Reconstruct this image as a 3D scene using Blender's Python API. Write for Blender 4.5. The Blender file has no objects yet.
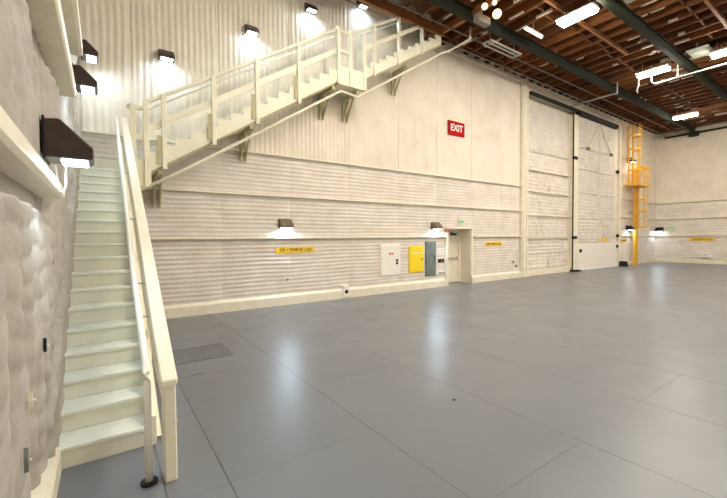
import bpy, bmesh, math, random
from mathutils import Vector, Matrix, noise
random.seed(7)
C = bpy.context.scene.collection
S = bpy.context.scene
PI = math.pi

# ---------------------------------------------------------------- camera, world, exposure
YAW, PITCH, ROLL, F, CAMZ = math.radians(34.95), math.radians(-1.75), math.radians(0.43), 371.0, 1.75
fw = Vector((math.sin(YAW)*math.cos(PITCH), math.cos(YAW)*math.cos(PITCH), math.sin(PITCH)))
r0 = Vector((math.cos(YAW), -math.sin(YAW), 0)); u0 = r0.cross(fw)
rt = r0*math.cos(ROLL) - u0*math.sin(ROLL); up = u0*math.cos(ROLL) + r0*math.sin(ROLL)
cd = bpy.data.cameras.new('camera'); cam = bpy.data.objects.new('camera', cd); C.objects.link(cam)
M4 = Matrix((rt, up, -fw)).transposed().to_4x4(); M4.translation = Vector((0, 0, CAMZ))
cam.matrix_world = M4
cd.sensor_width = 36; cd.lens = F/727*36; cd.clip_start = 0.02; cd.clip_end = 200
S.camera = cam
w = bpy.data.worlds.new('world'); S.world = w; w.use_nodes = True
w.node_tree.nodes['Background'].inputs[0].default_value = (0.75, 0.82, 1, 1)
w.node_tree.nodes['Background'].inputs[1].default_value = 0.3
S.view_settings.view_transform = 'Standard'; S.view_settings.look = 'None'
S.view_settings.gamma = 1; S.view_settings.use_curve_mapping = False
S.view_settings.exposure = 0.52
TUBE = 75.0        # ceiling fixtures, emission strength
PACK = 20.0        # watts of each wall light

# ---------------------------------------------------------------- materials
def mat(name, col, rough=.6, metal=0, var=0, scale=3, stain=None, bump=0, bscale=40, rvar=0, spec=.5, stretch=(1, 1, 1), rand=0):
    m = bpy.data.materials.new(name); m.use_nodes = True
    nt = m.node_tree; n = nt.nodes; L = nt.links; b = n['Principled BSDF']
    b.inputs['Base Color'].default_value = (*col, 1); b.inputs['Roughness'].default_value = rough
    b.inputs['Metallic'].default_value = metal; b.inputs['Specular IOR Level'].default_value = spec
    if var or bump or rvar or rand:
        tc = n.new('ShaderNodeTexCoord'); mp = n.new('ShaderNodeMapping'); mp.inputs['Scale'].default_value = stretch
        geo = n.new('ShaderNodeNewGeometry'); L.new(geo.outputs['Position'], mp.inputs['Vector'])
    if var:
        no = n.new('ShaderNodeTexNoise'); no.inputs['Scale'].default_value = scale; no.inputs['Detail'].default_value = 8
        no.inputs['Roughness'].default_value = .65
        L.new(mp.outputs[0], no.inputs['Vector'])
        cr = n.new('ShaderNodeValToRGB'); s = stain or tuple(c*.6 for c in col)
        cr.color_ramp.elements[0].position = .5-var*.6; cr.color_ramp.elements[0].color = (*s, 1)
        cr.color_ramp.elements[1].position = .5+.2; cr.color_ramp.elements[1].color = (*col, 1)
        L.new(no.outputs['Fac'], cr.inputs[0]); out = cr.outputs[0]
    else:
        out = None
    if rand:
        oi = n.new('ShaderNodeObjectInfo'); mr = n.new('ShaderNodeMapRange'); mr.inputs[3].default_value = 1-rand; mr.inputs[4].default_value = 1+rand
        L.new(oi.outputs['Random'], mr.inputs[0])
        hv = n.new('ShaderNodeHueSaturation'); L.new(mr.outputs[0], hv.inputs['Value'])
        if out: L.new(out, hv.inputs['Color'])
        else: hv.inputs['Color'].default_value = (*col, 1)
        out = hv.outputs[0]
    if out: L.new(out, b.inputs['Base Color'])
    if rvar:
        n2 = n.new('ShaderNodeTexNoise'); n2.inputs['Scale'].default_value = 1.3; n2.inputs['Detail'].default_value = 5
        L.new(mp.outputs[0], n2.inputs['Vector']); m2 = n.new('ShaderNodeMapRange')
        m2.inputs[1].default_value = .3; m2.inputs[2].default_value = .7
        m2.inputs[3].default_value = rough-rvar; m2.inputs[4].default_value = rough+rvar
        L.new(n2.outputs['Fac'], m2.inputs[0]); L.new(m2.outputs[0], b.inputs['Roughness'])
    if bump:
        n3 = n.new('ShaderNodeTexNoise'); n3.inputs['Scale'].default_value = bscale; n3.inputs['Detail'].default_value = 4
        L.new(mp.outputs[0], n3.inputs['Vector']); bp = n.new('ShaderNodeBump'); bp.inputs['Strength'].default_value = bump
        bp.inputs['Distance'].default_value = .02
        L.new(n3.outputs['Fac'], bp.inputs['Height']); L.new(bp.outputs[0], b.inputs['Normal'])
    return m
def emis(name, col, st):
    m = bpy.data.materials.new(name); m.use_nodes = True; b = m.node_tree.nodes['Principled BSDF']
    b.inputs['Base Color'].default_value = (*col, 1)
    b.inputs['Emission Color'].default_value = (*col, 1); b.inputs['Emission Strength'].default_value = st
    return m
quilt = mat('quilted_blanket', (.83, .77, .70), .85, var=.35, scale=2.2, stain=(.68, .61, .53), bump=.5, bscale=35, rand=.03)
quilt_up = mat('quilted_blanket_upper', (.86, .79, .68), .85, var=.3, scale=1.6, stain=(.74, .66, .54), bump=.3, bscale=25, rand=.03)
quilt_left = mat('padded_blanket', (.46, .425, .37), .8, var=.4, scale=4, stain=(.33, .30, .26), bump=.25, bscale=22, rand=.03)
cream = mat('cream_paint', (.89, .84, .70), .45, var=.2, scale=5, stain=(.80, .74, .58), bump=.15, bscale=60)
cream_st = mat('cream_stair_paint', (.90, .86, .69), .4, var=.25, scale=4, stain=(.82, .78, .61), bump=.15, bscale=60)
tread_m = mat('pale_tread_paint', (.88, .90, .80), .35, var=.35, scale=7, stain=(.77, .79, .68), bump=.15)
riser_m = mat('riser_paint', (.88, .87, .74), .45, var=.3, scale=5, stain=(.80, .79, .66))
rail_w = mat('white_pipe_paint', (.86, .85, .76), .45)
olive = mat('olive_shadow_paint', (.50, .46, .27), .6)  # shade of the stair underside and post sides put into the colour
floor_m = mat('grey_floor_board', (.17, .18, .20), .33, var=.5, scale=.9, stain=(.153, .163, .182), rvar=.05, rand=.03)
joint_m = mat('floor_gap', (.10, .10, .10), .8)
wood = mat('brown_ceiling_board', (.38, .15, .025), .7, var=.5, scale=1.5, stain=(.10, .028, .008), stretch=(1, 3, 1), rand=.25)
wood_j = mat('joist_wood', (.23, .082, .018), .7, var=.5, scale=3, stain=(.06, .02, .008), stretch=(3, .5, 3), rand=.5)
wood_o = mat('orange_beam_wood', (.42, .17, .05), .6, var=.4, scale=3, stain=(.25, .09, .03), stretch=(.5, 2, 2))
pale_w = mat('pale_block', (.62, .55, .46), .6)
steel = mat('dark_green_steel', (.022, .026, .016), .7, spec=.15, var=.3, scale=4, stain=(.03, .035, .025))
black = mat('black_metal', (.012, .011, .013), .6, spec=.25)
bronze = mat('bronze_housing', (.055, .035, .028), .4, var=.2, scale=9)
bronze_l = mat('weathered_bronze_housing', (.22, .16, .10), .4, var=.3, scale=9)
yellow = mat('yellow_cabinet_paint', (.95, .72, .02), .35)
sign_y = mat('yellow_sign', (.95, .60, .02), .4)
sign_k = mat('sign_lettering', (.08, .04, .01), .6)
ladder_m = mat('amber_ladder_paint', (.86, .47, .04), .4)
grey_c = mat('grey_cabinet_paint', (.22, .27, .25), .4, var=.2, scale=6)
white_c = mat('offwhite_cabinet_paint', (.90, .87, .79), .4)
red = mat('red_sign', (.45, .004, .008), .7, spec=.1)
red_s = mat('red_label', (.55, .08, .05), .5)
white = mat('white_lettering', (.95, .92, .88), .4)
pipe_m = mat('galvanised_pipe', (.55, .54, .52), .4, metal=.2)
pipe_d = mat('dull_conduit', (.22, .20, .18), .6)
fix_m = mat('fixture_white', (.75, .73, .68), .4)
panel_g = mat('grey_green_panel', (.34, .37, .31), .6)
green_s = mat('green_exit_panel', (.55, .80, .50), .4)
drain_m = mat('drain_metal', (.13, .135, .14), .6)
tube_e = emis('tube_glow', (1, .91, .78), TUBE)
led_e = emis('led_glow', (.74, .9, 1), 12)
bulb_e = emis('bulb_glow', (1, .66, .3), 3)

# ---------------------------------------------------------------- mesh helpers
class MB:
    def __init__(s): s.v = []; s.f = []
    def add(s, vs, fs):
        k = len(s.v); s.v += [Vector(v) for v in vs]; s.f += [tuple(i+k for i in f) for f in fs]; return s
    def box(s, x0, x1, y0, y1, z0, z1):
        return s.add([(x, y, z) for x in (x0, x1) for y in (y0, y1) for z in (z0, z1)],
            [(0, 1, 3, 2), (4, 6, 7, 5), (0, 4, 5, 1), (2, 3, 7, 6), (0, 2, 6, 4), (1, 5, 7, 3)])
    def bar(s, p, q, a, b, upv=(0, 0, 1)):      # a = width sideways, b = height
        p, q = Vector(p), Vector(q); d = (q-p).normalized(); U = Vector(upv)
        if abs(d.dot(U)) > .98: U = Vector((0, 1, 0))
        r = d.cross(U).normalized(); n = r.cross(d).normalized()
        vs = [c + r*i*a/2 + n*j*b/2 for c in (p, q) for i, j in ((-1, -1), (1, -1), (1, 1), (-1, 1))]
        return s.add(vs, [(3, 2, 1, 0), (4, 5, 6, 7), (0, 1, 5, 4), (1, 2, 6, 5), (2, 3, 7, 6), (3, 0, 4, 7)])
    def tube(s, pts, r, n=10, cap=True):
        pts = [Vector(p) for p in pts]; rings = []
        for i, p in enumerate(pts):
            d = ((pts[min(i+1, len(pts)-1)]-p).normalized() + (p-pts[max(i-1, 0)]).normalized()).normalized()
            U = Vector((0, 0, 1)) if abs(d.z) < .95 else Vector((0, 1, 0))
            a = d.cross(U).normalized(); b = a.cross(d)
            rings.append([p + (a*math.cos(t*2*PI/n) + b*math.sin(t*2*PI/n))*r for t in range(n)])
        fs = []
        for i in range(len(pts)-1):
            for t in range(n):
                u = (t+1) % n; fs.append((i*n+t, i*n+u, (i+1)*n+u, (i+1)*n+t))
        if cap:
            fs.append(tuple(reversed(range(n)))); fs.append(tuple((len(pts)-1)*n+t for t in range(n)))
        return s.add([v for R in rings for v in R], fs)
    def prism(s, poly, axis, a, b):             # poly = 2D points of the two other axes in order
        def P(u, v, w): return {0: (w, u, v), 1: (u, w, v), 2: (u, v, w)}[axis]
        n = len(poly)
        return s.add([P(u, v, a) for u, v in poly] + [P(u, v, b) for u, v in poly],
            [tuple(range(n)), tuple(reversed(range(n, 2*n)))] + [(i, i+n, (i+1) % n+n, (i+1) % n) for i in range(n)])
    def disc(s, c, r, h, n=16):
        return s.tube([c, (c[0], c[1], c[2]+h)], r, n)
    def grid(s, fn, nu, nv):
        return s.add([fn(i/nu, j/nv) for i in range(nu+1) for j in range(nv+1)],
            [(i*(nv+1)+j, (i+1)*(nv+1)+j, (i+1)*(nv+1)+j+1, i*(nv+1)+j+1) for i in range(nu) for j in range(nv)])
def wpos(o):
    p = Vector((0, 0, 0))
    while o: p = p + o.location; o = o.parent
    return p
def obj(name, mb, m, parent=None, bevel=0, smooth=False, loc=None, kind=None, label=None):
    off = wpos(parent) if parent else Vector((0, 0, 0))
    l = Vector(loc) - off if loc else Vector((0, 0, 0))
    me = bpy.data.meshes.new(name); me.from_pydata([v-off-l for v in mb.v], [], mb.f)
    bm = bmesh.new(); bm.from_mesh(me); bmesh.ops.recalc_face_normals(bm, faces=bm.faces)
    if bevel:
        bmesh.ops.bevel(bm, geom=[e for e in bm.edges if len(e.link_faces) == 2 and e.calc_face_angle(0) > .5], offset=bevel, segments=1, affect='EDGES')
    bm.to_mesh(me); bm.free()
    if smooth:
        for p in me.polygons: p.use_smooth = True
    me.materials.append(m)
    o = bpy.data.objects.new(name, me); C.objects.link(o); o.location = l; o.parent = parent
    if kind: o['kind'] = kind
    if label: o['label'] = label
    return o
def struct(name, mb, m, **k):
    o = obj(name, mb, m, **k); o['kind'] = 'structure'; return o
def sroot(name, loc=(0, 0, 0)):
    o = bpy.data.objects.new(name, None); C.objects.link(o); o.location = loc; o['kind'] = 'structure'; return o
def thing(name, label, cat, loc, group=None):
    o = bpy.data.objects.new(name, None); C.objects.link(o); o.location = loc
    return tag(o, label, cat, group)
def tag(o, label, cat, group=None):
    o['label'] = label; o['category'] = cat
    if group: o['group'] = group
    return o
def share(src, name, loc, parent):              # another piece with the same mesh
    o = bpy.data.objects.new(name, src.data); C.objects.link(o); o.parent = parent; o.location = loc; return o
def dup(root, loc, label, rotz=0):
    r = root.copy(); C.objects.link(r); r.location = loc; r.rotation_euler = (0, 0, rotz); r['label'] = label
    for ch in list(root.children):
        c = ch.copy(); C.objects.link(c); c.parent = r
        for g in list(ch.children):
            d = g.copy(); C.objects.link(d); d.parent = c
    return r
def text(body, size, m, parent, o, xdir, ydir, depth=.004, sx=1, name='lettering', spacing=1):
    cu = bpy.data.curves.new(name, 'FONT'); cu.body = body; cu.size = size; cu.align_x = 'CENTER'; cu.align_y = 'CENTER'
    cu.extrude = depth/2; cu.offset = size*.018; cu.space_character = spacing; cu.resolution_u = 3
    t = bpy.data.objects.new('tmp', cu); C.objects.link(t); bpy.context.view_layer.update()
    me = bpy.data.meshes.new_from_object(t.evaluated_get(bpy.context.evaluated_depsgraph_get()))
    bpy.data.objects.remove(t); me.name = name
    X = Vector(xdir).normalized(); Y = Vector(ydir).normalized(); Z = X.cross(Y); off = Vector(o)-wpos(parent)
    for v in me.vertices: v.co = off + X*v.co.x*sx + Y*v.co.y + Z*v.co.z
    me.materials.clear(); me.materials.append(m)
    ob = bpy.data.objects.new(name, me); C.objects.link(ob); ob.parent = parent; return ob

XL, XR, YB, YF, ZC = -.30, 30.2, 9.2, -13.0, 8.35

# ---------------------------------------------------------------- floor
cols = [-.45, .31, .70, 1.97, 3.30, 4.60, 5.90, 7.20, 8.50, 9.80, 11.10, 12.40, 13.70, 15.0]
fl = MB()
fl.box(-.6, XR+.3, YF-.3, YB+.9, -.2, -.02)
fl.box(-.6, 15, YF-.3, -.94, -.02, 0); fl.box(15, XR+.3, YF-.3, YB+.9, -.02, 0); fl.box(-.6, 15, YB, YB+.9, -.02, 0)
floor = struct('floor', fl, floor_m)
bed = obj('floor_bed', MB().box(-.45, 15, -.94, YB, -.0195, -.012), joint_m, floor)
g = .002
for i in range(len(cols)-1):
    off = 1.5 if i in (3, 5, 7, 9, 11) else 2.69
    ys = [-.94] + [off + 2.44*k for k in range(-1, 5) if -.9 < off+2.44*k < YB-.05] + [YB]
    for a, b in zip(ys[:-1], ys[1:]):
        obj('floor_panel', MB().box(cols[i]+g, cols[i+1]-g, a+.0009, b-.0009, -.012, 0), floor_m, floor, loc=((cols[i]+cols[i+1])/2, (a+b)/2, 0))

# ---------------------------------------------------------------- ceiling: deck, joists, blocking
ceiling = sroot('ceiling', (0, 0, ZC))
OX, OY = 8.95, 8.42                                  # stair opening: x < OX, y > OY
JZ0, JZ1 = 8.37, 8.66
nb = 0
y = YF
while y < YB-.01:                                    # deck boards, run along x in wide strips
    y1 = min(y+.62, YB)
    if y < OY < y1: y1 = OY
    x0 = OX if y >= OY-.001 else XL-.3
    xs = [x0] + [x0 + 5.2*k + (nb % 2)*2.6 for k in range(1, 7) if x0+5.2*k+(nb % 2)*2.6 < XR-.5] + [XR]
    for a, b in zip(xs[:-1], xs[1:]):
        obj('deck_board', MB().box(a+.004, b-.004, y+.004, y1-.004, JZ1+.002+.006*(nb % 2), JZ1+.05), wood, ceiling, loc=((a+b)/2, y, JZ1))
    y = y1; nb += 1
x = XL+.3; k = 0
while x < XR-.05:
    ye = OY if x < OX else YB
    obj('joist', MB().box(x-.03, x+.03, YF, ye, JZ0, JZ1), wood_j, ceiling, loc=(x, 0, JZ0))
    x += .61; k += 1
bl = MB(); bp = MB()
for yy in (8.75, 6.1, 5.0, 3.6, 2.6, .8, -2, -5, -8):
    x = XL+.3
    while x < XR-.7:
        if not (yy > OY and x < OX) and random.random() < .8:
            j = random.uniform(-.1, .1)
            bl.box(x+.032, x+.578, yy+j-.025, yy+j+.025, JZ0+.03, JZ1-.005)
        x += .61
obj('blocking', bl, wood_j, ceiling, kind='stuff')
for i in range(130):
    x = XL+.3 + .61*random.randint(6, 48) + random.choice((.04, .5)); yy = random.uniform(2.5, 8.6)
    if x < OX and yy > OY-.4: continue
    L_ = random.uniform(.12, .5)
    bp.box(x, x+.06, yy-L_/2, yy+L_/2, JZ0-.015, JZ0+random.uniform(.02, .09))
obj('pale_bracket', bp, pale_w, ceiling, kind='stuff', label='pale wood scraps and brackets nailed between the joists')
for yb in (7.2, 4.62, 2.05, -.5, -3.1, -5.6, -8.2, -10.8):   # steel beams, I section
    b = MB(); b.box(XL, XR, yb-.075, yb+.075, 8.04, 8.065); b.box(XL, XR, yb-.075, yb+.075, 8.335, 8.36); b.box(XL, XR, yb-.012, yb+.012, 8.065, 8.335)
    obj('steel_beam', b, steel, ceiling, loc=(XL, yb, 8))
obj('trimmer_beam', MB().box(XL, OX+.1, OY-.06, OY+.05, 8.16, 8.45), wood_o, ceiling, bevel=.006, label='orange wooden beam edging the stair opening')
obj('header_beam', MB().box(OX, OX+.1, 6.3, YB-.02, 8.22, 8.42), wood_o, ceiling, bevel=.006, label='orange wooden beam at the end of the stair opening')
obj('header_beam', MB().box(8.0, 15.6, 5.62, 5.70, 8.26, 8.37), wood_o, ceiling)
obj('header_beam', MB().box(13.9, 22.0, 3.1, 3.18, 8.26, 8.37), wood_o, ceiling)
for yy, za in ((8.55, 8.12), (8.0, 8.2)):
    b = MB().tube([(3, yy, za), (XR-.3, yy, za)], .022, 8)
    for q in range(7, 30, 6): b.box(q-.008, q+.008, yy-.008, yy+.008, za, 8.4)
    obj('ceiling_conduit', b, pipe_d, ceiling)
# attic shell above the stair opening
att = MB(); att.box(XL-.5, OX+.1, OY-.9, YB+.2, 11.6, 11.7); att.box(OX+.02, OX+.1, OY, YB, 8.72, 11.6); att.box(XL, OX+.02, OY-.1, OY-.04, 8.72, 11.6)
obj('stairwell_casing', att, cream, ceiling)

# ---------------------------------------------------------------- quilted walls
def ribs(u0_, u1_, z0, z1, P, pitch=.11, amp=.014, vert=False, edge=.02, seed=0, wob=.012, du=.22, cross=0):
    """pillow ribbed blanket; P(u, z, d) maps to the room, d = distance out of the wall"""
    if vert:
        nu = max(2, int((u1_-u0_)/pitch*4)); nv = max(2, int((z1-z0)/.35))
    else:
        nu = max(2, int((u1_-u0_)/du)); nv = max(2, int((z1-z0)/pitch*4))
    def fn(a, b):
        u = u0_+(u1_-u0_)*a; z = z0+(z1-z0)*b
        n1 = noise.noise(Vector((u*1.1, z*1.1, seed)))
        n2 = noise.noise(Vector((u*4, z*4, seed+9)))
        q = (u if vert else z)/pitch + n1*.25
        d = amp*abs(math.sin(PI*q))**.6*(1+.5*n2) + wob*(n1+.4) + wob*.6*n2
        if cross: d *= .45+.55*abs(math.sin(PI*u/cross))**.5
        e = min((u-u0_), (u1_-u))/edge
        if e < 1: d -= .02*(1-e)
        return P(u, z, d)
    return MB().grid(fn, nu, nv)
PB = lambda u, z, d: (u, YB-.01-d, z)
wb = sroot('wall_back', (XL, YB, 0))
sh = MB()                                            # solid wall behind, with the door and big door openings
DX0, DX1, DZ = 10.05, 11.36, 2.04
sh.box(XL-.3, DX0, YB+.005, YB+.55, 0, 11.7); sh.box(DX0, DX1, YB+.005, YB+.55, DZ, 11.7); sh.box(DX1, 15.0, YB+.005, YB+.55, 0, 11.7)
sh.box(15.0, 24.4, YB+.25, YB+.55, 0, 11.7); sh.box(24.4, XR+.3, YB+.005, YB+.55, 0, 11.7)
sh.box(15.0, 24.4, YB+.0, YB+.25, 7.95, 8.66)
obj('wall_core', sh, cream, wb)
seams = [XL, .55, 2.3, 4.06, 5.9, 7.8, 9.55, 11.4, 13.2, 14.55]
rows = [(.27, 1.74), (1.77, 2.82), (2.85, 3.86)]
for i, (a, b) in enumerate(zip(seams[:-1], seams[1:])):
    for j, (z0, z1) in enumerate(rows):
        spans = [(a, b, z0, z1)]
        if a < DX1 and b > DX0:                      # cut round the exit door
            if j == 0:
                spans = [(max(a, DX1), b, z0, z1)] if b > DX1 and a > DX0 else []
                if a < DX0: spans.append((a, DX0, z0, z1))
                if b > DX1 and a < DX1: spans = [(DX1, b, z0, z1)] + spans
                spans = [s_ for s_ in spans if s_[1]-s_[0] > .05]
            elif j == 1:
                spans = [(a, b, DZ+.05, z1)]
                if a < DX0: spans.append((a, DX0, z0, DZ+.05))
                if b > DX1: spans.append((DX1, b, z0, DZ+.05))
        for k_, (p, q, r_, t_) in enumerate(spans):
            if q-p < .05: continue
            obj('blanket_panel', ribs(p, q, r_, t_, PB, pitch=.105, amp=.03, seed=3, edge=.015 if (p, q) == (a, b) else .001), quilt, wb, smooth=True, loc=((p+q)/2, YB, r_))
    am = .03 if a < 5.8 else .009
    obj('blanket_panel', ribs(a, b, 3.89, 8.62 if a > 9 else 11.5, PB, pitch=.125, amp=am, vert=True, seed=5+i, wob=.01 if a < 5.8 else .018, edge=.03), quilt_up, wb, smooth=True, loc=((a+b)/2, YB, 4))
# right of the big door
for a, b in ((24.6, 26.7), (26.7, 28.4), (28.4, XR)):
    for z0, z1 in rows: obj('blanket_panel', ribs(a, b, z0, z1, PB, pitch=.105, amp=.03, seed=3), quilt, wb, smooth=True, loc=((a+b)/2, YB, z0))
    obj('blanket_panel', ribs(a, b, 3.89, 8.62, PB, pitch=.2, amp=.005, vert=True, seed=4), quilt_up, wb, smooth=True, loc=((a+b)/2, YB, 4))

def ledge(z, a, b, n):
    m = MB().prism([(YB-.12, z-.014), (YB+.0, z-.03), (YB, z+.03), (YB-.12, z+.02)], 0, a, b)
    return struct('trim_%d' % n, m, cream, bevel=.004)
n = 1
for z, sp in ((1.755, [(XL, 9.98), (11.5, 14.58), (24.58, XR)]), (2.835, [(XL, 14.58), (24.58, XR)]), (3.875, [(XL, 14.58), (24.58, XR)])):
    for a, b in sp: ledge(z, a, b, n); n += 1
for a, b in ((XL+.1, DX0), (DX1, 14.58)):
    struct('trim_%d' % n, MB().prism([(YB-.1, 0), (YB, 0), (YB, .3), (YB-.06, .27), (YB-.1, .22)], 0, a, b), cream); n += 1
struct('baseboard_back', MB().box(24.58, XR, YB-.09, YB, 0, .24), cream, bevel=.01)
# pilaster left of the big door: three strips
p = struct('trim_%d' % n, MB().box(14.58, 15.02, YB-.14, YB+.02, 0, 8.4), cream, bevel=.01); n += 1
for xa in (14.66, 14.86): obj('trim_strip', MB().box(xa, xa+.05, YB-.17, YB-.139, 0, 8.4), cream, p)
# wall top plate
p = struct('trim_%d' % n, MB().box(OX, XR, YB-.12, YB-.03, 8.26, 8.37), cream); n += 1

# ---------------------------------------------------------------- left wall
PL = lambda u, z, d: (-.455+d, u, z)
wl = sroot('wall_left', (XL, 0, 0))
obj('wall_core', MB().box(-.9, -.47, YF-.3, YB+.5, 0, 11.7), cream, wl)
def pillow_d(y, z, A=.1):
    n1 = noise.noise(Vector((y*.9, z*.35, 2.2))); n2 = noise.noise(Vector((y*3, z*2, 7))); n3 = noise.noise(Vector((y*9, z*7, 4)))
    q = y/.36 + n1*1.3 + .35*n2                     # tall sagging vertical folds
    fold = abs(math.sin(PI*q))**.7
    hz = abs(math.sin(PI*(z/.17 + .6*n1 + .5*n2)))**.5   # rows of stitching across the folds
    d = A*(fold*.62 + .17*hz + .6*(n1+.15)) + .02*n2 + .005*n3
    for ly, lz in ((3.19, 1.06), (2.58, 0.91), (2.40, 0.68)):   # drawn tight round the latches
        k = math.exp(-((y-ly)**2*8+(z-lz)**2*40)); d = d*(1-k)+.1*k
    if y > 3.4 and z < (y-3.6)*.607+.55:            # the blanket is pressed against the stair edge
        d = .108 + .02*fold + .012*hz + .006*n2
    elif (y < 4.2 and 1.98 < z < 2.3) or (y < 5.75 and 3.35 < z < 3.75) or (y < 6.6 and 4.2 < z < 4.6):
        d = min(d, .035)                            # drawn back behind the ledges
    for ly, lz in ((3.34, 2.43), (6.5, 3.97), (8.7, 5.27)):      # drawn tight over the wall light backings
        k = min(1, 1.6*math.exp(-((y-ly)**2*9+(z-lz)**2*14)))
        if z > 2.3: d = d*(1-k)+.128*k
    return min(max(d, 0), .145)
def pillows(y0, y1, z0, z1, seed, st=.04, A=.1):
    nu = max(3, int((y1-y0)/st)); nv = max(3, int((z1-z0)/st))
    def fn(a, b):
        y = y0+(y1-y0)*a; z = z0+(z1-z0)*b
        return PL(y, z, pillow_d(y, z, A))
    return MB().grid(fn, nu, nv)
ys = [-2, .6, 1.9, 3.15, 4.4, 5.65, 6.9, 8.1, YB-.02]
for i, (a, b) in enumerate(zip(ys[:-1], ys[1:])):
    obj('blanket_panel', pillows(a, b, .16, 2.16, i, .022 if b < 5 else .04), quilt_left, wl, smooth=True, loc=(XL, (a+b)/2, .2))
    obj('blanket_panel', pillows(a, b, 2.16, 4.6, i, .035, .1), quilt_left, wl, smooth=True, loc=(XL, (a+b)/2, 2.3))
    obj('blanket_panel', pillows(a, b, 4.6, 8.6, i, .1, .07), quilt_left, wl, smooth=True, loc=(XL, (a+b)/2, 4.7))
obj('blanket_panel', MB().box(-.46, -.4, YF, -2, .16, 8.6), quilt_left, wl)
struct('trim_%d' % n, MB().prism([(-.47, 2.10), (-.29, 2.10), (-.27, 2.125), (-.27, 2.20), (-.47, 2.215)], 1, -3, 4.15), cream, bevel=.004); n += 1
struct('trim_%d' % n, MB().prism([(-.47, 3.46), (-.25, 3.46), (-.235, 3.48), (-.235, 3.62), (-.47, 3.64)], 1, -3, 5.7), cream, bevel=.004); n += 1
struct('trim_%d' % n, MB().prism([(-.47, 4.30), (-.22, 4.30), (-.18, 4.32), (-.18, 4.46), (-.47, 4.48)], 1, -3, 6.55), cream, bevel=.004); n += 1
struct('baseboard_left', MB().prism([(-.47, 0), (XL-.005, 0), (XL-.005, .15), (-.33, .2), (-.47, .2)], 1, YF, 3.58), cream)
struct('trim_%d' % n, MB().box(XL, .5, YB-.09, YB-.0, 3.06, 3.36), cream, bevel=.01); n += 1
# little latches in torn slits of the blanket
for yy, zz, h, mm in ((3.19, 1.06, .09, black), (2.58, 0.91, .09, quilt_up), (2.40, 0.68, .12, grey_c)):
    xs_ = -.338
    c = MB().prism([(yy-.006, zz-h/2), (yy+.012, zz), (yy, zz+h/2), (yy-.014, zz)], 0, xs_-.006, xs_+.012)
    o = obj('blanket_latch', c, mm, wl)
    obj('latch_pin', MB().tube([(xs_+.01, yy-.005, zz), (xs_+.022, yy-.012, zz+.003)], .005, 8), white_c, o)

# ---------------------------------------------------------------- right (far) wall and front wall
PR = lambda u, z, d: (XR-.01-d, u, z)
wr = sroot('wall_right', (XR, 0, 0))
obj('wall_core', MB().box(XR+.001, XR+.3, YF-.3, YB+.5, 0, 9), cream, wr)
yy = YB
while yy > YF+.1:
    a, b = max(yy-1.9, YF), yy
    for z0, z1 in rows: obj('blanket_panel', ribs(a, b, z0, z1, PR, pitch=.15, amp=.035, seed=3), quilt, wr, smooth=True, loc=(XR, (a+b)/2, z0))
    obj('blanket_panel', ribs(a, b, 3.89, 8.1, PR, pitch=.26, amp=.02, vert=False, seed=6, du=.4), quilt_up, wr, smooth=True, loc=(XR, (a+b)/2, 4))
    yy -= 1.9
for z in (1.755, 2.835, 3.875):
    struct('trim_%d' % n, MB().box(XR-.14, XR, YF, YB-.09, z-.035, z+.035), cream); n += 1
struct('baseboard_right', MB().box(XR-.1, XR, YF, YB-.09, 0, .22), cream, bevel=.01)
struct('trim_%d' % n, MB().box(XR-.12, XR, YF, YB-.4, 8.14, 8.34), cream); n += 1
t_ = struct('trim_%d' % n, MB().box(XR-.2, XR-.02, YF, YB-.5, 8.02, 8.12), steel); n += 1
obj('beam_seat', MB().box(XR-.34, XR-.02, 7.0, 7.45, 7.86, 8.12), steel, t_)
wf = sroot('wall_front', (XL, YF, 0))
obj('wall_core', MB().box(XL-.3, XR+.3, YF-.3, YF, 0, 9), cream, wf)
PF = lambda u, z, d: (u, YF+.01+d, z)
x = XL
while x < XR-.5:
    obj('blanket_panel', ribs(x, min(x+3.05, XR), .25, 8.5, PF, pitch=.5, amp=.01, vert=True, seed=2), quilt_up, wf, smooth=True, loc=(x, YF, 1)); x += 3.05

# ---------------------------------------------------------------- exit door (door_1)
d1 = sroot('door_1', (10.7, YB+.5, 0))
DY = YB+.50
j = MB(); j.box(DX0-.01, DX0+.012, YB-.03, DY+.05, 0, DZ); j.box(DX1-.012, DX1+.01, YB-.03, DY+.05, 0, DZ); j.box(DX0, DX1, YB-.03, DY+.05, DZ-.012, DZ+.03)
obj('door_reveal', j, quilt_up, d1)
f = MB(); f.box(DX0+.012, DX0+.10, DY-.04, DY+.05, 0, DZ-.012); f.box(DX1-.1, DX1-.012, DY-.04, DY+.05, 0, DZ-.012); f.box(DX0+.1, DX1-.1, DY-.04, DY+.05, DZ-.09, DZ-.012)
obj('door_frame', f, cream, d1, bevel=.006)
dl = obj('door_leaf', MB().box(DX0+.105, DX1-.105, DY, DY+.045, .012, DZ-.095), cream, d1, bevel=.004)
obj('push_bar', MB().box(DX0+.18, DX1-.16, DY-.075, DY-.03, .93, .99).box(DX0+.2, DX0+.26, DY-.04, DY, .90, 1.02).box(DX1-.22, DX1-.16, DY-.04, DY, .9, 1.02), pipe_m, dl, bevel=.006)
obj('door_closer', MB().box(DX1-.55, DX1-.25, DY-.06, DY, 1.82, 1.89).bar((DX1-.4, DY-.05, 1.9), (DX1-.75, DY-.18, 1.92), .03, .02), bronze, dl, bevel=.004)
obj('door_notice', MB().box(DX0+.33, DX0+.47, DY-.006, DY-.001, 1.33, 1.58), sign_y, dl, label='small yellow notice')
obj('threshold', MB().box(DX0+.01, DX1-.01, DY-.1, DY+.05, 0, .012), drain_m, d1)
cas = MB(); cas.box(DX0-.1, DX0, YB-.12, YB, 0, DZ+.08); cas.box(DX1, DX1+.10, YB-.07, YB, 0, DZ+.08); cas.box(DX0, DX1, YB-.07, YB, DZ+.0, DZ+.08)
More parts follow.
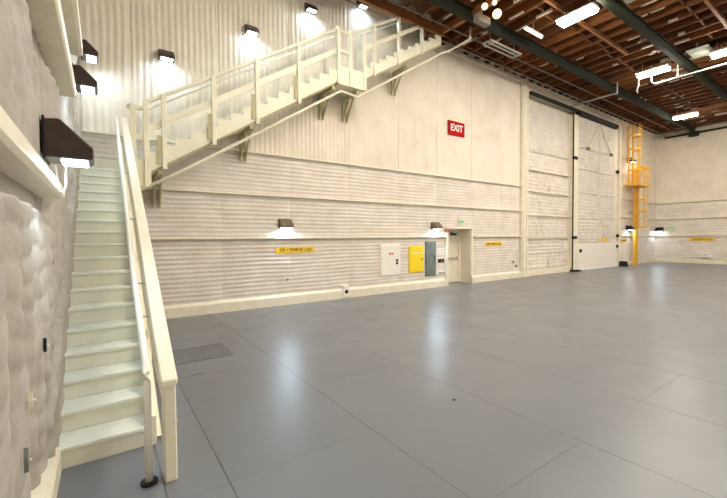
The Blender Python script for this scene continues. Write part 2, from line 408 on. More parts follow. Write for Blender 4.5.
obj('door_casing', cas, cream, d1, bevel=.01)

# ---------------------------------------------------------------- elephant door (door_2)
d2 = sroot('door_2', (19.5, YB, 0))
PD = lambda u, z, d: (u, YB+.13-d, z)
for a, b in ((15.04, 17.1), (17.1, 19.2)):
    for z0, z1 in ((.3, .95), (.97, 1.68), (1.72, 2.68), (2.72, 3.72), (3.76, 4.66), (4.70, 5.5), (5.53, 7.75)):
        obj('quilted_panel', ribs(a, b, z0, z1, PD, pitch=.155, amp=.05, seed=12+a, wob=.035, edge=.03, du=.05, cross=.2), quilt, d2, smooth=True, loc=((a+b)/2, YB, z0))
for z in (1.70, 2.70, 3.74, 4.68):
    obj('wall_rail', MB().tube([(15.04, YB-.0, z), (19.1, YB-.0, z)], .03, 8), cream, d2)
obj('sill', MB().box(15.02, 19.1, YB-.06, YB+.2, 0, .28), cream, d2, bevel=.01)
obj('post', MB().box(18.82, 19.22, YB-.22, YB+.1, 0, 7.66), cream, d2, bevel=.012)
obj('post_shade_strip', MB().box(18.76, 18.818, YB-.2, YB-.165, 0, 7.66), black, d2)  # black strip standing in for the shadow line along the post
for z in (5.55, 1.68): obj('post_bracket', MB().box(18.74, 19.06, YB-.27, YB-.16, z-.07, z+.07), black, d2)
obj('post_foot', MB().box(18.8, 19.1, YB-.32, YB-.05, 0, .1).box(19.2, 19.5, YB-.28, YB-.1, .0, .06), black, d2)
leaf = obj('door_leaf', MB().box(19.24, 24.34, YB+.02, YB+.12, .03, 7.8), cream, d2)
PD2 = lambda u, z, d: (u, YB+.01-d, z)
for a, b in ((19.35, 20.7), (20.72, 21.9), (21.96, 22.9), (22.92, 23.85)):
    for z0, z1 in ((1.42, 2.65), (2.67, 3.9), (3.92, 5.1), (5.13, 6.2), (6.23, 7.75)):
        obj('leaf_blanket', ribs(a, b, z0, z1, PD2, pitch=.17, amp=.045, seed=20+a, wob=.02, edge=.03, du=.05, cross=.2), quilt, leaf, smooth=True, loc=((a+b)/2, YB, z0))
obj('kick_plate', MB().box(19.4, 24.3, YB-.05, YB+.02, .05, 1.38), white_c, leaf, bevel=.01)
obj('centre_strip', MB().box(21.91, 21.955, YB-.045, YB, .75, 7.75), cream, leaf)
obj('bottom_seal', MB().box(19.66, 24.3, YB-.08, YB, .0, .05), white, leaf)
for (a, za), (b, zb) in (((21.85, 7.6), (20.6, 6.3)), ((22.0, 7.6), (23.3, 6.3))):
    obj('brace_strap', MB().bar((a, YB-.06, za), (b, YB-.06, zb), .05, .05), cream, leaf)
    obj('strap_end', MB().box(b-.12, b+.12, YB-.1, YB-.02, zb-.1, zb+.02), bronze_l, leaf)
for z, xa in ((1.0, 19.75), (5.4, 24.1), (1.15, 24.1), (1.75, 24.2)): obj('leaf_latch', MB().box(xa, xa+.14, YB-.12, YB-.0, z-.08, z+.08), black, leaf)
obj('door_track', MB().box(15.1, 23.9, YB-.2, YB-.06, 7.86, 7.96), black, d2)
obj('track_cover', MB().box(19.3, 23.7, YB-.24, YB-.04, 7.74, 7.9), black, d2)
obj('lintel', MB().box(15.02, 24.5, YB-.05, YB+.2, 7.96, 8.35), cream, d2)
obj('frame_column', MB().box(24.35, 24.56, YB-.1, YB+.1, 0, 8.3), cream, d2, bevel=.012)
o = tag(obj('corner_bumper', MB().prism([(24.3, 0), (24.6, 0), (24.57, .12), (24.5, .24), (24.4, .3), (24.32, .22)], 1, YB-.5, YB-.12), black, bevel=.02), 'small black rubber bumper on the floor beside the big sliding door', 'bumper')

# ---------------------------------------------------------------- staircase
st = thing('staircase', 'cream painted wooden staircase climbing the left wall and then along the back wall', 'staircase', (.0, 3.6, 0))
R1, G1, Y0 = .17, .28, 3.6
SX0, SX1 = -.335, .28
def drift(y): return .008*(y-3.6)
for k in range(17):
    yy = Y0+G1*k; z = R1*(k+1)
    tx = MB().box(SX0-.0, SX1, yy-.02, yy+G1, z-.035, z); obj('tread', tx, tread_m, st, bevel=.006, loc=(0, yy, z))
for k in range(18):
    yy = Y0+G1*k; z = R1*k
    obj('riser', MB().box(SX0, SX1, yy, yy+.02, max(z, .001), z+R1-.036), riser_m, st, loc=(0, yy, z))
LZ = 3.06; LY = Y0+G1*17
obj('landing', MB().box(SX0, .46, LY-.02, YB-.06, LZ-.05, LZ), tread_m, st, bevel=.006)
obj('landing_frame', MB().box(SX0, .46, LY+.025, YB-.06, LZ-.29, LZ-.05), cream_st, st)
# skirt of the lower flight (sawtooth board) on the open side
def saw(x0, z0, g_, r_, n_, drop, lip=.03, start=None):
    pts = []
    for k in range(n_):
        pts += [(x0+g_*k, z0+r_*k+lip), (x0+g_*k, z0+r_*(k+1)+lip)]
    pts.append((x0+g_*n_, z0+r_*n_+lip))
    pts.append((x0+g_*n_, z0+r_*n_-drop))
    return pts
sp = [(Y0-.03, 0)] + [(Y0-.03, R1+.02)] + saw(Y0+G1-.02, R1, G1, R1, 16, .3, .02)[0:] 
sp = [(Y0-.03, 0), (Y0-.03, .25), (LY-.05, LZ+.08), (LY-.05, LZ-.29), (Y0+.42, 0)]
obj('skirt_board', MB().prism(sp, 0, SX1, SX1+.05), cream_st, st, bevel=.004)
# balustrade: newel, cap rail on a deep rail board, mid rail, posts
NX0, NX1, NY = .315, .405, 2.95
def LN(y): return .745 + (y-NY)*.607           # cap height along the flight
obj('newel_post', MB().prism([(NY, 0), (NY+.14, 0), (NY+.14, LN(NY+.14)-.03), (NY, LN(NY)-.03)], 0, NX0+.005, NX1-.005), cream_st, st, bevel=.008)
ye = LY+.02
obj('cap_rail', MB().prism([(NY-.02, LN(NY-.02)-.03), (ye, LN(ye)-.03), (ye, LN(ye)+.015), (NY-.02, LN(NY-.02)+.015)], 0, NX0-.010, NX1+.006), cream_st, st, bevel=.008)
ys_ = Y0-.05
obj('rail_board', MB().prism([(ys_, LN(ys_)-.42), (ye, LN(ye)-.42), (ye, LN(ye)-.031), (NY+.14, LN(NY+.14)-.031), (NY+.14, LN(NY+.14)-.25)], 0, NX0+.004, NX0+.044), cream_st, st, bevel=.004)
for yy in (4.7, 5.95, 7.2):
    obj('rail_post', MB().box(NX0+.055, NX1-.003, yy-.045, yy+.045, (yy-Y0)*.607-.25, LN(yy)-.05), cream_st, st, bevel=.006)
obj('fascia_board', MB().prism([(Y0+.05, .03), (LY+.02, LZ-.03), (LY+.02, LZ-.3), (Y0+.5, .0)], 0, NX0+.02, NX0+.06), cream_st, st)
# round handrail with a floor flange
hx = .226
hr = obj('handrail', MB().tube([(hx, 3.03, .02), (hx, 3.03, .74), (hx-.0, 3.05, .80), (hx, 3.12, .86), (hx, 3.35, .99), (hx, 4.2, 1.42), (hx+.01, 8.3, LN(8.3)+.02), (hx+.01, 8.55, LN(8.3)+.04)], .025, 12), rail_w, st, smooth=True)
obj('floor_flange', MB().disc((hx, 3.03, 0), .055, .018, 20), black, hr)
for yy in (3.75, 4.15, 5.2, 6.3, 7.4):
    zz = 1.42+(yy-4.2)*(LN(8.3)+.02-1.42)/(8.3-4.2)
    obj('rail_bracket', MB().tube([(hx+.005, yy, zz-.02), (hx+.03, yy, zz-.06), (NX0+.02, yy, zz-.06)], .009, 8), pipe_m, hr)
obj('eye_bolt', MB().tube([(NX1-.01, NY+.08, .40), (NX1+.012, NY+.08, .405)], .009, 8), sign_y, st, label='small yellow bolt')
# upper flight along the back wall
R2, G2, U0, FY = .175, .275, .45, 8.40
N2 = 18; PX = U0+G2*17
for k in range(N2):
    xx = U0+G2*k; z = LZ+R2*k
    obj('riser', MB().box(xx, xx+.02, FY+.03, YB-.08, z, z+R2-.036), riser_m, st, loc=(xx, FY, z))
    if k < N2-1: obj('tread', MB().box(xx-.02, xx+G2, FY+.03, YB-.08, z+R2-.035, z+R2), tread_m, st, bevel=.006, loc=(xx, FY, z))
PZ = LZ+R2*N2
sk = [(.47, LZ-.29), (.47, LZ+.05+R2)]
for k in range(0, 17):
    xx = U0+G2*k; z = LZ+R2*(k+1)+.05
    sk += [(xx+G2-.03, z), (xx+G2-.03, z+R2)]
sk = sk[:-1] + [(PX+.0, sk[-1][1]-R2)]
sk += [(PX+.0, PZ-.36), (.79, LZ+.03), (.79, LZ-.29)]
def dedupe(P_):
    out = []
    for q in P_:
        if not out or (abs(out[-1][0]-q[0])+abs(out[-1][1]-q[1])) > .002: out.append(q)
    return out
obj('skirt_board', MB().prism(dedupe(sk), 1, FY-.03, FY+.03), cream_st, st)
obj('wall_stringer', MB().prism([(U0, LZ-.1), (U0, LZ+.05), (PX, PZ-.14), (PX, PZ-.36), (.8, LZ+.03)], 1, YB-.08, YB-.05), cream_st, st)
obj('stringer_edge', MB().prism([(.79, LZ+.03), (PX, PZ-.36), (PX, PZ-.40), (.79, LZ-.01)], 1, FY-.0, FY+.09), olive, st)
# platform
PXE = 5.92
obj('platform', MB().box(PX, PXE, FY-.02, YB-.06, PZ-.05, PZ), tread_m, st, bevel=.006)
obj('platform_fascia', MB().box(PX-.05, PXE+.02, FY-.05, FY+.0, PZ-.46, PZ+.02), cream_st, st, bevel=.006)
obj('platform_frame', MB().box(PX+.02, PXE, FY, YB-.06, PZ-.42, PZ-.05), cream_st, st)
# second flight up through the ceiling
R3, G3, N3 = .168, .28, 13
for k in range(N3):
    xx = PXE+G3*k; z = PZ+R3*k
    obj('riser', MB().box(xx, xx+.02, FY+.03, YB-.08, z, z+R3-.036), riser_m, st, loc=(xx, FY, z))
    if xx+G3 < OX-.0: obj('tread', MB().box(xx-.02, xx+G3, FY+.03, YB-.08, z+R3-.035, z+R3), tread_m, st, bevel=.006, loc=(xx, FY, z))
    if xx+2*G3 > OX: break
XE = OX-.03
m3 = R3/G3
sk = [(PXE, PZ-.14), (PXE, PZ+.05+R3)]
k = 0
while PXE+G3*(k+1) < XE-.1:
    xx = PXE+G3*(k+1)-.03; z = PZ+R3*(k+1)+.05
    sk += [(xx, z), (xx, z+R3)]; k += 1
sk += [(XE, sk[-1][1]), (XE, PZ-.14+m3*(XE-PXE))]
obj('skirt_board', MB().prism(dedupe(sk), 1, FY-.03, FY+.03), cream_st, st)
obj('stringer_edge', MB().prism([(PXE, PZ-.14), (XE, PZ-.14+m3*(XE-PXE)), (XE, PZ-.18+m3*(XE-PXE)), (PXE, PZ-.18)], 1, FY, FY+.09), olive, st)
obj('wall_stringer', MB().prism([(PXE, PZ-.14), (PXE, PZ+.05), (XE, PZ+.05+m3*(XE-PXE)), (XE, PZ-.14+m3*(XE-PXE))], 1, YB-.08, YB-.05), cream_st, st)
# posts and rails of the upper flights
def nose(x): return LZ + R2*min(max((x-U0)/G2+1, 0), 18) if x < PXE else PZ + R3*((x-PXE)/G3+1)
def post(x, z0, z1, w=.085, name='rail_post'):
    return obj(name, MB().box(x-w/2, x+w/2, FY-.075, FY-.03+.05, z0, z1), cream_st, st, bevel=.006)
T1 = lambda x: 4.60 + (x-1.03)*(7.10-4.60)/(5.0-1.03)
B1 = lambda x: LZ+.03 + (x-.79)*(PZ-.36-LZ-.03)/(PX-.79)
for x in (1.03, 1.98, 2.93, 3.97): post(x, B1(x)-.10, T1(x)+.02)
for x in (1.03, 1.98, 2.93, 3.97):
    obj('post_block', MB().box(x-.13, x-.045, FY-.06, FY-.03, B1(x)+.0, B1(x)+.55), olive, st)
post(.50, LZ-.29, 4.33, .09, 'landing_post'); post(.72, LZ-.29, 4.42, .09, 'landing_post')
for x in (5.10, 5.47, PXE): post(x, PZ-.46, 7.22 if x < 5.9 else 7.28, .09, 'platform_post')
for za, h, nm in ((0, .06, 'cap_rail'), (-.53, .13, 'mid_rail')):
    obj(nm, MB().bar((.72, FY-.0, T1(.72)+za), (5.10, FY-.0, T1(5.10)+za), .10 if za == 0 else .04, h), cream_st, st, bevel=.005)
obj('handrail', MB().tube([(.75, FY+.10, T1(.75)-.12), (5.05, FY+.10, T1(5.05)-.12)], .02, 8), rail_w, st, smooth=True)
for za, h in ((4.28, .07), (3.72, .10)):
    obj('landing_rail', MB().box(.41, .72, FY-.03, FY+.03, za-h/2, za+h/2), cream_st, st)
for za, h in ((7.14, .07), (6.64, .09)):
    obj('platform_rail', MB().box(5.1, 5.47, FY-.03, FY+.03, za-h/2, za+h/2), cream_st, st)
T2 = lambda x: 7.20 + (x-5.6)*.60
xm = 7.1
for x in (6.27, 7.16, 8.08): post(x, nose(x)-.35, min(T2(x), 8.12), .07)
obj('cap_rail', MB().bar((5.6, FY+.0, T2(5.6)), (xm, FY, T2(xm)), .08, .06), cream_st, st)
obj('mid_rail', MB().bar((PXE, FY, T2(PXE)-.5), (8.0, FY, T2(8.0)-.5), .04, .11), cream_st, st)
obj('handrail', MB().tube([(PXE, FY+.12, T2(PXE)-.1), (8.2, FY+.16, T2(8.2)-.1)], .02, 8), pipe_m, st, smooth=True)
# wall brackets (knee braces) below the flights
for x in (.95, 2.82, 4.98, 5.75, 7.55):
    zt = B1(x)-.05 if x < PX else (PZ-.46 if x < PXE else nose(x)-.45)
    b = MB(); b.box(x-.05, x+.05, FY+.02, YB-.07, zt-.10, zt)
    for q in (-.06, .06): b.bar((x+q, FY+.35, zt-.08), (x+q, YB-.1, zt-.62), .035, .07); b.box(x+q-.02, x+q+.02, YB-.13, YB-.06, zt-.7, zt-.1)
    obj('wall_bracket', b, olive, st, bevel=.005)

# conduit beneath the stairs
cp = thing('conduit_pipe', 'long thin cream pipe running diagonally below the stairs and up to the ceiling', 'pipe', (.6, 8.3, 2.66))
cy = 8.36
obj('pipe_run', MB().tube([(.60, cy, 2.69), (1.5, cy, 3.235), (3.59, cy, 4.57), (5.16, cy, 5.58), (5.7, cy, 5.54), (8.94, cy, 7.60), (9.25, cy-.02, 7.74), (9.6, 7.85, 7.98), (9.62, 7.8, 8.02), (9.62, 7.8, 8.365)], .034, 8), cream_st, cp, smooth=True)
for x in (1.0, 1.85, 2.2, 4.0, 6.9):
    zc = 2.69+(x-.6)*.638 if x < 5.16 else 5.54+(x-5.7)*.636
    zt = B1(x) if x < PX else nose(x)-.33
    obj('hanger_strap', MB().bar((x, cy-.0, zc), (x-.12, cy+.03, zt-.02), .018, .006), pipe_m, cp)

# ---------------------------------------------------------------- wall lights
def wall_light(label, loc, rotz, m=bronze, w=.36, power=PACK, spot=True, sc=1):
    """built facing -y, origin on the wall at the housing's bottom"""
    t = thing('wall_light', label, 'lamp', (0, 0, 0), 'wall pack lights with a bright LED lens')
    h = MB().prism([(0, 0), (0, .25), (-.09, .26), (-.27, .085), (-.27, .015), (-.25, 0)], 0, -w/2, w/2)
    obj('housing', h, m, t, bevel=.008)
    obj('back_plate', MB().box(-w/2-.01, w/2+.01, -.012, 0, -.01, .265), black, t)
    obj('lens', MB().box(-w/2+.04, w/2-.04, -.235, -.09, -.016, -.001), led_e, t)
    t.location = loc; t.rotation_euler = (0, 0, rotz); t.scale = (sc, sc, sc)
    if spot:
        l = bpy.data.lights.new('lamp_glow', 'AREA'); l.shape = 'RECTANGLE'; l.size = .24; l.size_y = .12; l.energy = power; l.color = (.62, .83, 1)
        lo = bpy.data.objects.new('lamp_glow', l); C.objects.link(lo); lo.parent = t; lo.location = (0, -.155, -.028)
        lo.rotation_euler = (math.radians(-28), 0, 0)
    return t
wall_light('weathered bronze wall light above the keep-clear sign nearest the stairs', (3.88, YB-.03, 2.02), 0, bronze_l, sc=.92)
wall_light('weathered bronze wall light just left of the recessed exit door', (9.42, YB-.03, 2.03), 0, bronze_l, sc=.92)
ul = [(1.2, 5.62, 'dark wall light on the back wall above the stairs, lowest of the four there'),
      (3.07, 6.74, 'dark wall light above the stairs, second lowest on the back wall'),
      (4.69, 7.82, 'dark wall light above the stairs, next below the topmost one'),
      (6.37, 8.50, 'dark wall light behind the rail of the last flight, under the orange beam')]
for x, z, lb in ul: wall_light(lb, (x, YB-.03, z), 0, sc=.8)
LW = -.345
t = wall_light('large near black wall light on the left padded wall, with a looped white cable', (-.315, 3.34, 2.30), PI/2, w=.28, power=PACK*.4)
cb = obj('cable', MB().tube([(.20, -.035, .0), (.20, -.045, -.11), (.18, -.06, -.19), (.16, -.08, -.20), (.14, -.095, -.16), (.14, -.10, .01)], .006, 6), rail_w)
cb.parent = t
wall_light('black wall light on the left wall, middle one above the lower flight', (LW+.05, 6.5, 3.84), PI/2, power=PACK*.4)
wall_light('farthest black wall light on the left wall, above the stair landing', (LW+.07, 8.7, 5.14), PI/2, power=PACK*.35)
wall_light('tiny dark wall light between the sliding door and the yellow ladder', (25.55, YB-.1, 2.1), 0, black, w=.45, power=10)
wall_light('tiny dark wall light on the far wall, right of the yellow ladder', (XR-.08, 8.9, 2.02), -PI/2, black, w=.4, power=10)
wall_light('small wall light high inside the yellow ladder cage', (25.75, YB-.1, 6.1), 0, black, w=.4, power=4)

# ---------------------------------------------------------------- signs
def keep_sign(label, c, w_, h_, xdir, nrm, body="KEEP 4' PERIMETER CLEAR", words=True):
    c = Vector(c); X = Vector(xdir); N = Vector(nrm)
    t = thing('caution_sign', label, 'sign', c, 'yellow perimeter signs')
    vs = [c + X*a*w_/2 + Vector((0, 0, b*h_/2)) + N*k for k in (0, .008) for a, b in ((-1, -1), (1, -1), (1, 1), (-1, 1))]
    obj('sign_plate', MB().add(vs, [(0, 1, 2, 3), (4, 5, 6, 7), (0, 1, 5, 4), (1, 2, 6, 5), (2, 3, 7, 6), (3, 0, 4, 7)]), sign_y, t)
    if words: text(body, h_*.78, sign_k, t, c+N*.010, X, (0, 0, 1), sx=w_*.94/(len(body)*h_*.78*.56), depth=.002)
    return t
keep_sign('yellow keep perimeter clear sign below the wall light nearest the stairs', (4.19, YB-.05, 1.44), 1.10, .15, (1, 0, 0), (0, -1, 0))
keep_sign('yellow keep clear sign between the exit door and the sliding door', (12.73, YB-.05, 1.46), 1.08, .15, (1, 0, 0), (0, -1, 0))
keep_sign('short yellow sign between the sliding door and the yellow ladder', (25.1, YB-.07, 1.46), .8, .18, (1, 0, 0), (0, -1, 0))
keep_sign('yellow keep clear sign on the far wall at the right edge', (XR-.08, 6.78, 1.50), 1.15, .18, (0, -1, 0), (-1, 0, 0))
o = tag(obj('door_tag', MB().box(22.3, 22.75, YB-.08, YB-.055, 1.42, 1.70), sign_y, bevel=.004), 'small square yellow tag near the middle seam of the sliding door', 'sign')
es = thing('exit_sign', 'red sign with white EXIT letters high on the back wall', 'sign', (10.52, YB-.05, 5.66))
obj('sign_plate', MB().box(10.09, 10.95, YB-.075, YB-.045, 5.40, 5.90), red, es, bevel=.004)
text('EXIT', .33, white, es, (10.52, YB-.078, 5.66), (1, 0, 0), (0, 0, 1), sx=.95)
g1 = thing('exit_sign', 'small pale green exit sign above the recessed door', 'sign', (10.76, YB-.05, 2.3))
obj('sign_plate', MB().box(10.61, 10.91, YB-.09, YB-.03, 2.19, 2.41), white_c, g1, bevel=.006)
obj('sign_face', MB().box(10.63, 10.89, YB-.095, YB-.088, 2.21, 2.39), green_s, g1)
text('EXIT', .11, mat('exit_green', (.05, .45, .15), .5), g1, (10.76, YB-.098, 2.3), (1, 0, 0), (0, 0, 1))
g2 = thing('exit_sign', 'faint green exit sign on the far wall near the corner', 'sign', (XR-.05, 8.27, 2.23))
obj('sign_plate', MB().box(XR-.09, XR-.03, 8.1, 8.44, 2.12, 2.36), green_s, g2, bevel=.006)
text('EXIT', .12, bpy.data.materials['exit_green'], g2, (XR-.093, 8.27, 2.24), (0, -1, 0), (0, 0, 1))

# ---------------------------------------------------------------- cabinets and boxes on the back wall
def cabinet(name, label, x0, x1, z0, z1, m, dep=.06):
    t = thing(name, label, 'cabinet', ((x0+x1)/2, YB, z0))
    obj('body', MB().box(x0, x1, YB-dep, YB+.0, z0, z1), m, t, bevel=.006)
    d = obj('door', MB().box(x0+.03, x1-.03, YB-dep-.018, YB-dep, z0+.03, z1-.03), m, t, bevel=.005)
    return t, d
t, d = cabinet('electrical_cabinet', 'off-white wall cabinet with small red lettering and dark latch', 7.02, 7.85, .53, 1.52, white_c)
obj('latch', MB().box(7.64, 7.72, YB-.092, YB-.078, .98, 1.05).box(7.64, 7.72, YB-.092, YB-.078, .89, .96), black, d)
obj('red_marking', MB().box(7.36, 7.44, YB-.081, YB-.078, 1.20, 1.27).box(7.46, 7.53, YB-.081, YB-.078, 1.20, 1.27), red_s, d, label='small red marking')
t, d = cabinet('first_aid_cabinet', 'bright yellow wall cabinet between the off-white and grey ones', 8.21, 8.86, .57, 1.46, yellow)
t.name = 'safety_cabinet'
obj('pale_strip', MB().box(8.34, 8.76, YB-.081, YB-.078, 1.20, 1.24), white_c, d)
obj('handle', MB().box(8.76, 8.79, YB-.095, YB-.078, .97, 1.05), bronze_l, d)
t, d = cabinet('breaker_panel', 'tall narrow grey electrical panel nearest the exit door', 8.96, 9.47, .41, 1.60, grey_c, .065)
obj('handle', MB().box(9.36, 9.39, YB-.1, YB-.083, .95, 1.1), black, d)
def wallbox(name, label, x0, x1, z0, z1, m, cat='box', dep=.06):
    t = thing(name, label, cat, ((x0+x1)/2, YB, z0)); obj('body', MB().box(x0, x1, YB-dep, YB, z0, z1), m, t, bevel=.006); return t
t = wallbox('switch_box', 'small black box beside the exit door, above the grey plate', 9.62, 9.88, .86, .97, black)
obj('button', MB().box(9.72, 9.78, YB-.07, YB-.059, .89, .94), grey_c, t)
t = wallbox('outlet_plate', 'grey double outlet plate low beside the exit door', 9.58, 9.92, .42, .55, white_c, 'outlet')
for xa in (9.62, 9.78): obj('socket', MB().box(xa, xa+.1, YB-.066, YB-.059, .445, .525), grey_c, t)
t = wallbox('floor_outlet', 'cream outlet box with black socket at the base of the back wall', 5.62, 5.82, .05, .37, white_c, 'outlet', .14)
obj('socket', MB().tube([(5.72, YB-.138, .19), (5.72, YB-.155, .19)], .055, 14), black, t)
t = wallbox('alarm_strobe', 'small red alarm light at the top left corner of the exit doorway', 9.93, 10.03, 1.93, 2.03, red_s, 'alarm', .16)
for x, z, lb in ((14.07, .68, 'upper'), (14.28, .50, 'lower')):
    t = wallbox('wall_fitting', '%s of two tiny dark fittings low on the wall left of the sliding door' % lb, x-.04, x+.04, z-.05, z+.05, bronze_l, 'fitting')
    obj('knob', MB().box(x-.02, x+.02, YB-.075, YB-.059, z-.02, z+.02), black, t)
for x, z, lb, m in ((3.35, .60, 'round', 'disc'), (3.95, .66, 'square', 'box')):
    t = thing('wall_socket', '%s fitting sunk in the blanket left of the floor outlet, under the keep-clear sign' % lb, 'fitting', (x, YB, z))
    if m == 'disc': obj('ring', MB().tube([(x, YB-.02, z), (x, YB-.045, z)], .045, 14), quilt_up, t); obj('hole', MB().tube([(x, YB-.03, z), (x, YB-.047, z)], .028, 12), quilt, t)
    else: obj('plate', MB().box(x-.04, x+.04, YB-.05, YB-.02, z-.05, z+.05), white_c, t); obj('hole', MB().box(x-.022, x+.022, YB-.055, YB-.04, z-.03, z+.03), black, t)
t = thing('hose_station', 'small white fitting low on the far wall under the keep-clear sign', 'fitting', (XR, 6.6, .35))
obj('body', MB().box(XR-.22, XR-.0, 6.35, 6.85, .38, .58), white_c, t, bevel=.02); obj('hood', MB().box(XR-.3, XR-.1, 6.45, 6.75, .58, .62), white, t)

# ---------------------------------------------------------------- caged ladder
ld = thing('caged_ladder', 'tall amber yellow caged ladder at the far corner of the back wall', 'ladder', (26.3, YB-.3, 0))
lx0, lx1, lyy = 25.9, 26.3, YB-.32
ux0, ux1 = 24.95, 25.5
for x in (lx0, lx1): obj('side_rail', MB().box(x-.045, x+.045, lyy-.05, lyy+.05, 0, 5.9), ladder_m, ld)
for x in (ux0, ux1): obj('side_rail', MB().box(x-.035, x+.035, lyy-.03, lyy+.03, 4.7, 8.2), ladder_m, ld)
for k in range(19): obj('rung', MB().tube([(lx0, lyy, .3+.3*k), (lx1, lyy, .3+.3*k)], .025, 6), ladder_m, ld)
for k in range(11): obj('rung', MB().tube([(ux0, lyy, 5+.3*k), (ux1, lyy, 5+.3*k)], .02, 6), ladder_m, ld)
def hoop(xa, xb, z, dep, w_=.09):
    xc = (xa+xb)/2; hw = (xb-xa)/2+.12; pts = []
    for q in range(9):
        a = PI*q/8; pts.append((xc-hw*math.cos(a), lyy-dep*math.sin(a)**.7, z))
    b = MB()
    for p_, q_ in zip(pts[:-1], pts[1:]): b.bar(p_, q_, .03, w_)
    return b
for z in (2.25, 3.2, 3.9, 4.65, 5.7): obj('cage_hoop', hoop(lx0, lx1, z, .55), ladder_m, ld)
for z in (5.5, 6.7, 7.5): obj('cage_hoop', hoop(ux0, ux1, z, .5), ladder_m, ld)
for q in (1, 3, 5, 7):
    a = PI*q/8
    c = obj('cage_strap', MB().box(-.03, .03, -.015, .015, 2.25, 5.8), ladder_m, ld)
    c.data.transform(Matrix.Translation(wpos(ld))); c.location = Vector(((lx0+lx1)/2-.345*math.cos(a), lyy-.55*math.sin(a)**.7, 0))-ld.location
    c = obj('cage_strap', MB().box(-.03, .03, -.015, .015, 5.4, 8.1), ladder_m, ld)
    c.data.transform(Matrix.Translation(wpos(ld))); c.location = Vector(((ux0+ux1)/2-.37*math.cos(a), lyy-.5*math.sin(a)**.7, 0))-ld.location
obj('platform', MB().box(24.95, 26.5, YB-.9, YB-.12, 4.62, 4.74), ladder_m, ld)
for z in (5.2, 5.7): obj('guard_rail', MB().box(25.2, 26.5, YB-.9, YB-.85, z-.03, z+.03), ladder_m, ld)

# ---------------------------------------------------------------- floor grate
gr = thing('floor_grate', 'square dark slotted grate set in the floor beside the stairs', 'grate', (1.15, 6.05, 0))
gx0, gx1, gy0, gy1 = .72, 1.56, 5.68, 6.42
b = MB(); b.box(gx0, gx1, gy0, gy0+.012, 0, .004); b.box(gx0, gx1, gy1-.012, gy1, 0, .004); b.box(gx0, gx0+.012, gy0, gy1, 0, .004); b.box(gx1-.012, gx1, gy0, gy1, 0, .004)
b.box(gx1-.06, gx1-.052, gy0, gy1, 0, .004)
obj('frame', b, drain_m, gr)
for k in range(20):
    x = gx0+.03+k*.038; obj('slat', MB().box(x, x+.008, gy0+.02, gy1-.02, 0, .004), drain_m, gr)
tag(obj('floor_plate', MB().box(.88, 1.02, 5.12, 5.14, 0, .003), drain_m), 'thin dark slot in the floor just below the grate', 'slot')
tag(obj('floor_scrap', MB().prism([(3.02, 2.66), (3.06, 2.665), (3.055, 2.69), (3.025, 2.685)], 2, 0, .004), black), 'tiny dark scrap on the open grey floor', 'debris')

# ---------------------------------------------------------------- ceiling fixtures
def fixture(x, y, label, L_=.98, zz=8.0):
    t = thing('ceiling_light', label, 'light', (0, 0, 0), 'fluorescent ceiling fixtures')
    obj('housing', MB().prism([(-.24, 0), (-.15, .10), (.15, .10), (.24, 0)], 1, -L_/2, L_/2), fix_m, t)
    obj('diffuser', MB().prism([(-.21, -.001), (-.18, -.08), (.18, -.08), (.21, -.001)], 1, -L_/2+.02, L_/2-.02), tube_e, t)
    h = MB()
    for s_ in (-1, 1): h.tube([(0, s_*L_*.35, .1), (0, s_*L_*.35, 8.39-zz)], .008, 6)
    obj('hanger', h, pipe_m, t)
    t.location = (x, y, zz); return t
fx = {(11.12, 5.28): 'long fluorescent ceiling light nearest the camera, brightest in view',
      (17.3, 5.4): 'fluorescent ceiling light beside the bent white pipe',
      (25.1, 6.4): 'farthest fluorescent ceiling light near the far wall',
      (17.5, 3.3): 'fluorescent ceiling light cut by the right edge of the photo'}
first = None
for (x, y), lb in fx.items():
    if first is None: first = fixture(x, y, lb)
    else: dup(first, (x, y, 8.0), lb)
for x in (4.9, 11.12, 17.3, 25.1):
    for y in (5.28, 3.3, 1.2, -2.2, -5.6, -9.0):  # all unseen; the second row is added to brighten the left end
        if (y > 5 and x > 5) or (y > 3 and x > 12): continue
        dup(first, (x, y, 8.0), 'unseen fluorescent ceiling light in the rows hung across the rest of the stage')
def small_tube(x, y, lab, ax):
    t = thing('tube_lamp', lab, 'light', (x, y, 8.12))
    a = MB().box(x-.5, x+.5, y-.05, y+.05, 8.12, 8.17); obj('housing', a, fix_m, t)
    obj('tube', MB().tube([(x-.48, y, 8.09), (x+.48, y, 8.09)], .02, 8), emis('dim_tube', (1, .92, .8), 2.2) if ax else rail_w, t)
    obj('hanger', MB().box(x-.01, x+.01, y-.01, y+.01, 8.17, 8.4), pipe_m, t)
small_tube(11.15, 6.6, 'small white tube light left of the nearest fluorescent ceiling light', True)
# open grey frame hung by the near beam
fr = thing('hanging_frame', 'pale rectangular metal frame hanging beneath the joists by the back wall', 'frame', (10.9, 7.6, 8.0))
for y in (7.48, 7.78): obj('frame_rail', MB().box(10.2, 11.9, y-.02, y+.02, 7.98, 8.03), pipe_m, fr)
for x in (10.2, 11.85): obj('frame_end', MB().box(x, x+.04, 7.48, 7.78, 7.98, 8.02), pipe_m, fr)
for x in (10.4, 11.7): obj('frame_hanger', MB().box(x-.01, x+.01, 7.62, 7.64, 8.02, 8.4), pipe_m, fr); 
obj('frame_bar', MB().box(10.2, 11.85, 7.60, 7.66, 8.01, 8.03), pipe_m, fr)
du = thing('junction_duct', 'grey metal duct box above the end of the stair pipe', 'duct', (8.95, 7.0, 7.9))
obj('body', MB().box(8.75, 9.3, 6.8, 7.0, 7.84, 8.06), pipe_d, du, bevel=.02); obj('hanger', MB().box(9.0, 9.02, 6.9, 6.92, 8.06, 8.38), pipe_m, du)
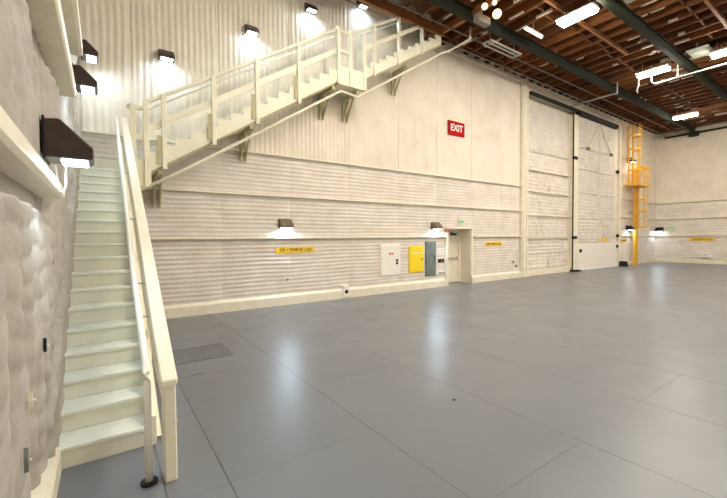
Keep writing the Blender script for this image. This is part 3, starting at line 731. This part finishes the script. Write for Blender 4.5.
for i, (x, y, r, lb) in enumerate(((9.19, 6.52, .12, 'largest glowing amber bulb near the junction duct'), (8.62, 6.50, .08, 'small amber bulb at the top edge, left of its neighbour'), (8.70, 6.25, .06, 'small pale bulb at the top edge beside an amber one'))):
    t = thing('ceiling_bulb', lb, 'lamp', (x, y, 8.0), 'warm bulbs by the junction duct')
    b = MB().grid(lambda a, c, x=x, y=y, r=r: (x+r*math.sin(PI*c)*math.cos(2*PI*a), y+r*math.sin(PI*c)*math.sin(2*PI*a), 8.0+r*math.cos(PI*c)), 14, 8)
    obj('globe', b, bulb_e, t, smooth=True); obj('stem', MB().tube([(x, y, 8.0+r*.9), (x, y, 8.39)], .02, 8), black, t)
# grey access panels between beams
for (x0, x1, y0, y1, lb) in ((16.9, 17.9, 3.75, 4.35, 'grey green panel under the joists by the right edge fixture'), (11.6, 12.1, 3.9, 4.4, 'grey green panel at the top edge, right of the dark beam')):
    t = thing('ceiling_panel', lb, 'panel', ((x0+x1)/2, (y0+y1)/2, 8.2))
    obj('board', MB().box(x0, x1, y0, y1, 8.2, 8.23), panel_g, t, bevel=.004); b = MB()
    for xx in (x0+.05, x1-.05): b.box(xx-.01, xx+.01, (y0+y1)/2-.01, (y0+y1)/2+.01, 8.23, 8.39)
    obj('hanger', b, pipe_m, t)
# bent white pipe
wp = thing('bent_pipe', 'white pipe with a square bend hanging beneath the ceiling joists', 'pipe', (17.85, 4, 7.7))
obj('pipe_run', MB().tube([(17.85, 1.5, 7.7), (17.85, 5.4, 7.7), (17.82, 5.52, 7.71), (17.7, 5.56, 7.74), (17.66, 5.56, 7.8), (17.66, 5.56, 8.365)], .026, 8), pipe_m, wp, smooth=True)
obj('pipe_drop', MB().tube([(17.85, 4.8, 7.7), (17.85, 4.8, 8.365)], .024, 8), pipe_m, wp)
b = MB().tube([(18.3, 6.2, 8.365), (18.3, 6.2, 7.98), (18.7, 6.4, 7.9), (18.95, 6.45, 7.9)], .03, 8)
t = thing('short_pipe', 'short hooked white pipe stub left of the bent pipe', 'pipe', (18.3, 6.2, 8.365)); obj('pipe_run', b, rail_w, t, smooth=True)
obj('collar', MB().tube([(18.3, 6.2, 8.30), (18.3, 6.2, 8.365)], .05, 10), pipe_m, t)
t = thing('branch_pipe', 'thin grey pipe crossing from the back wall to the second beam', 'pipe', (18.4, 8, 8)); obj('pipe_run', MB().tube([(18.6, YB-.05, 7.98), (18.5, 7.7, 7.98), (18.3, 6.98, 7.9), (18.3, 6.98, 8.365)], .028, 8), pipe_m, t, smooth=True)
obj('collar', MB().tube([(18.6, YB-.1, 7.98), (18.6, YB-.02, 7.98)], .05, 10), pipe_m, t)
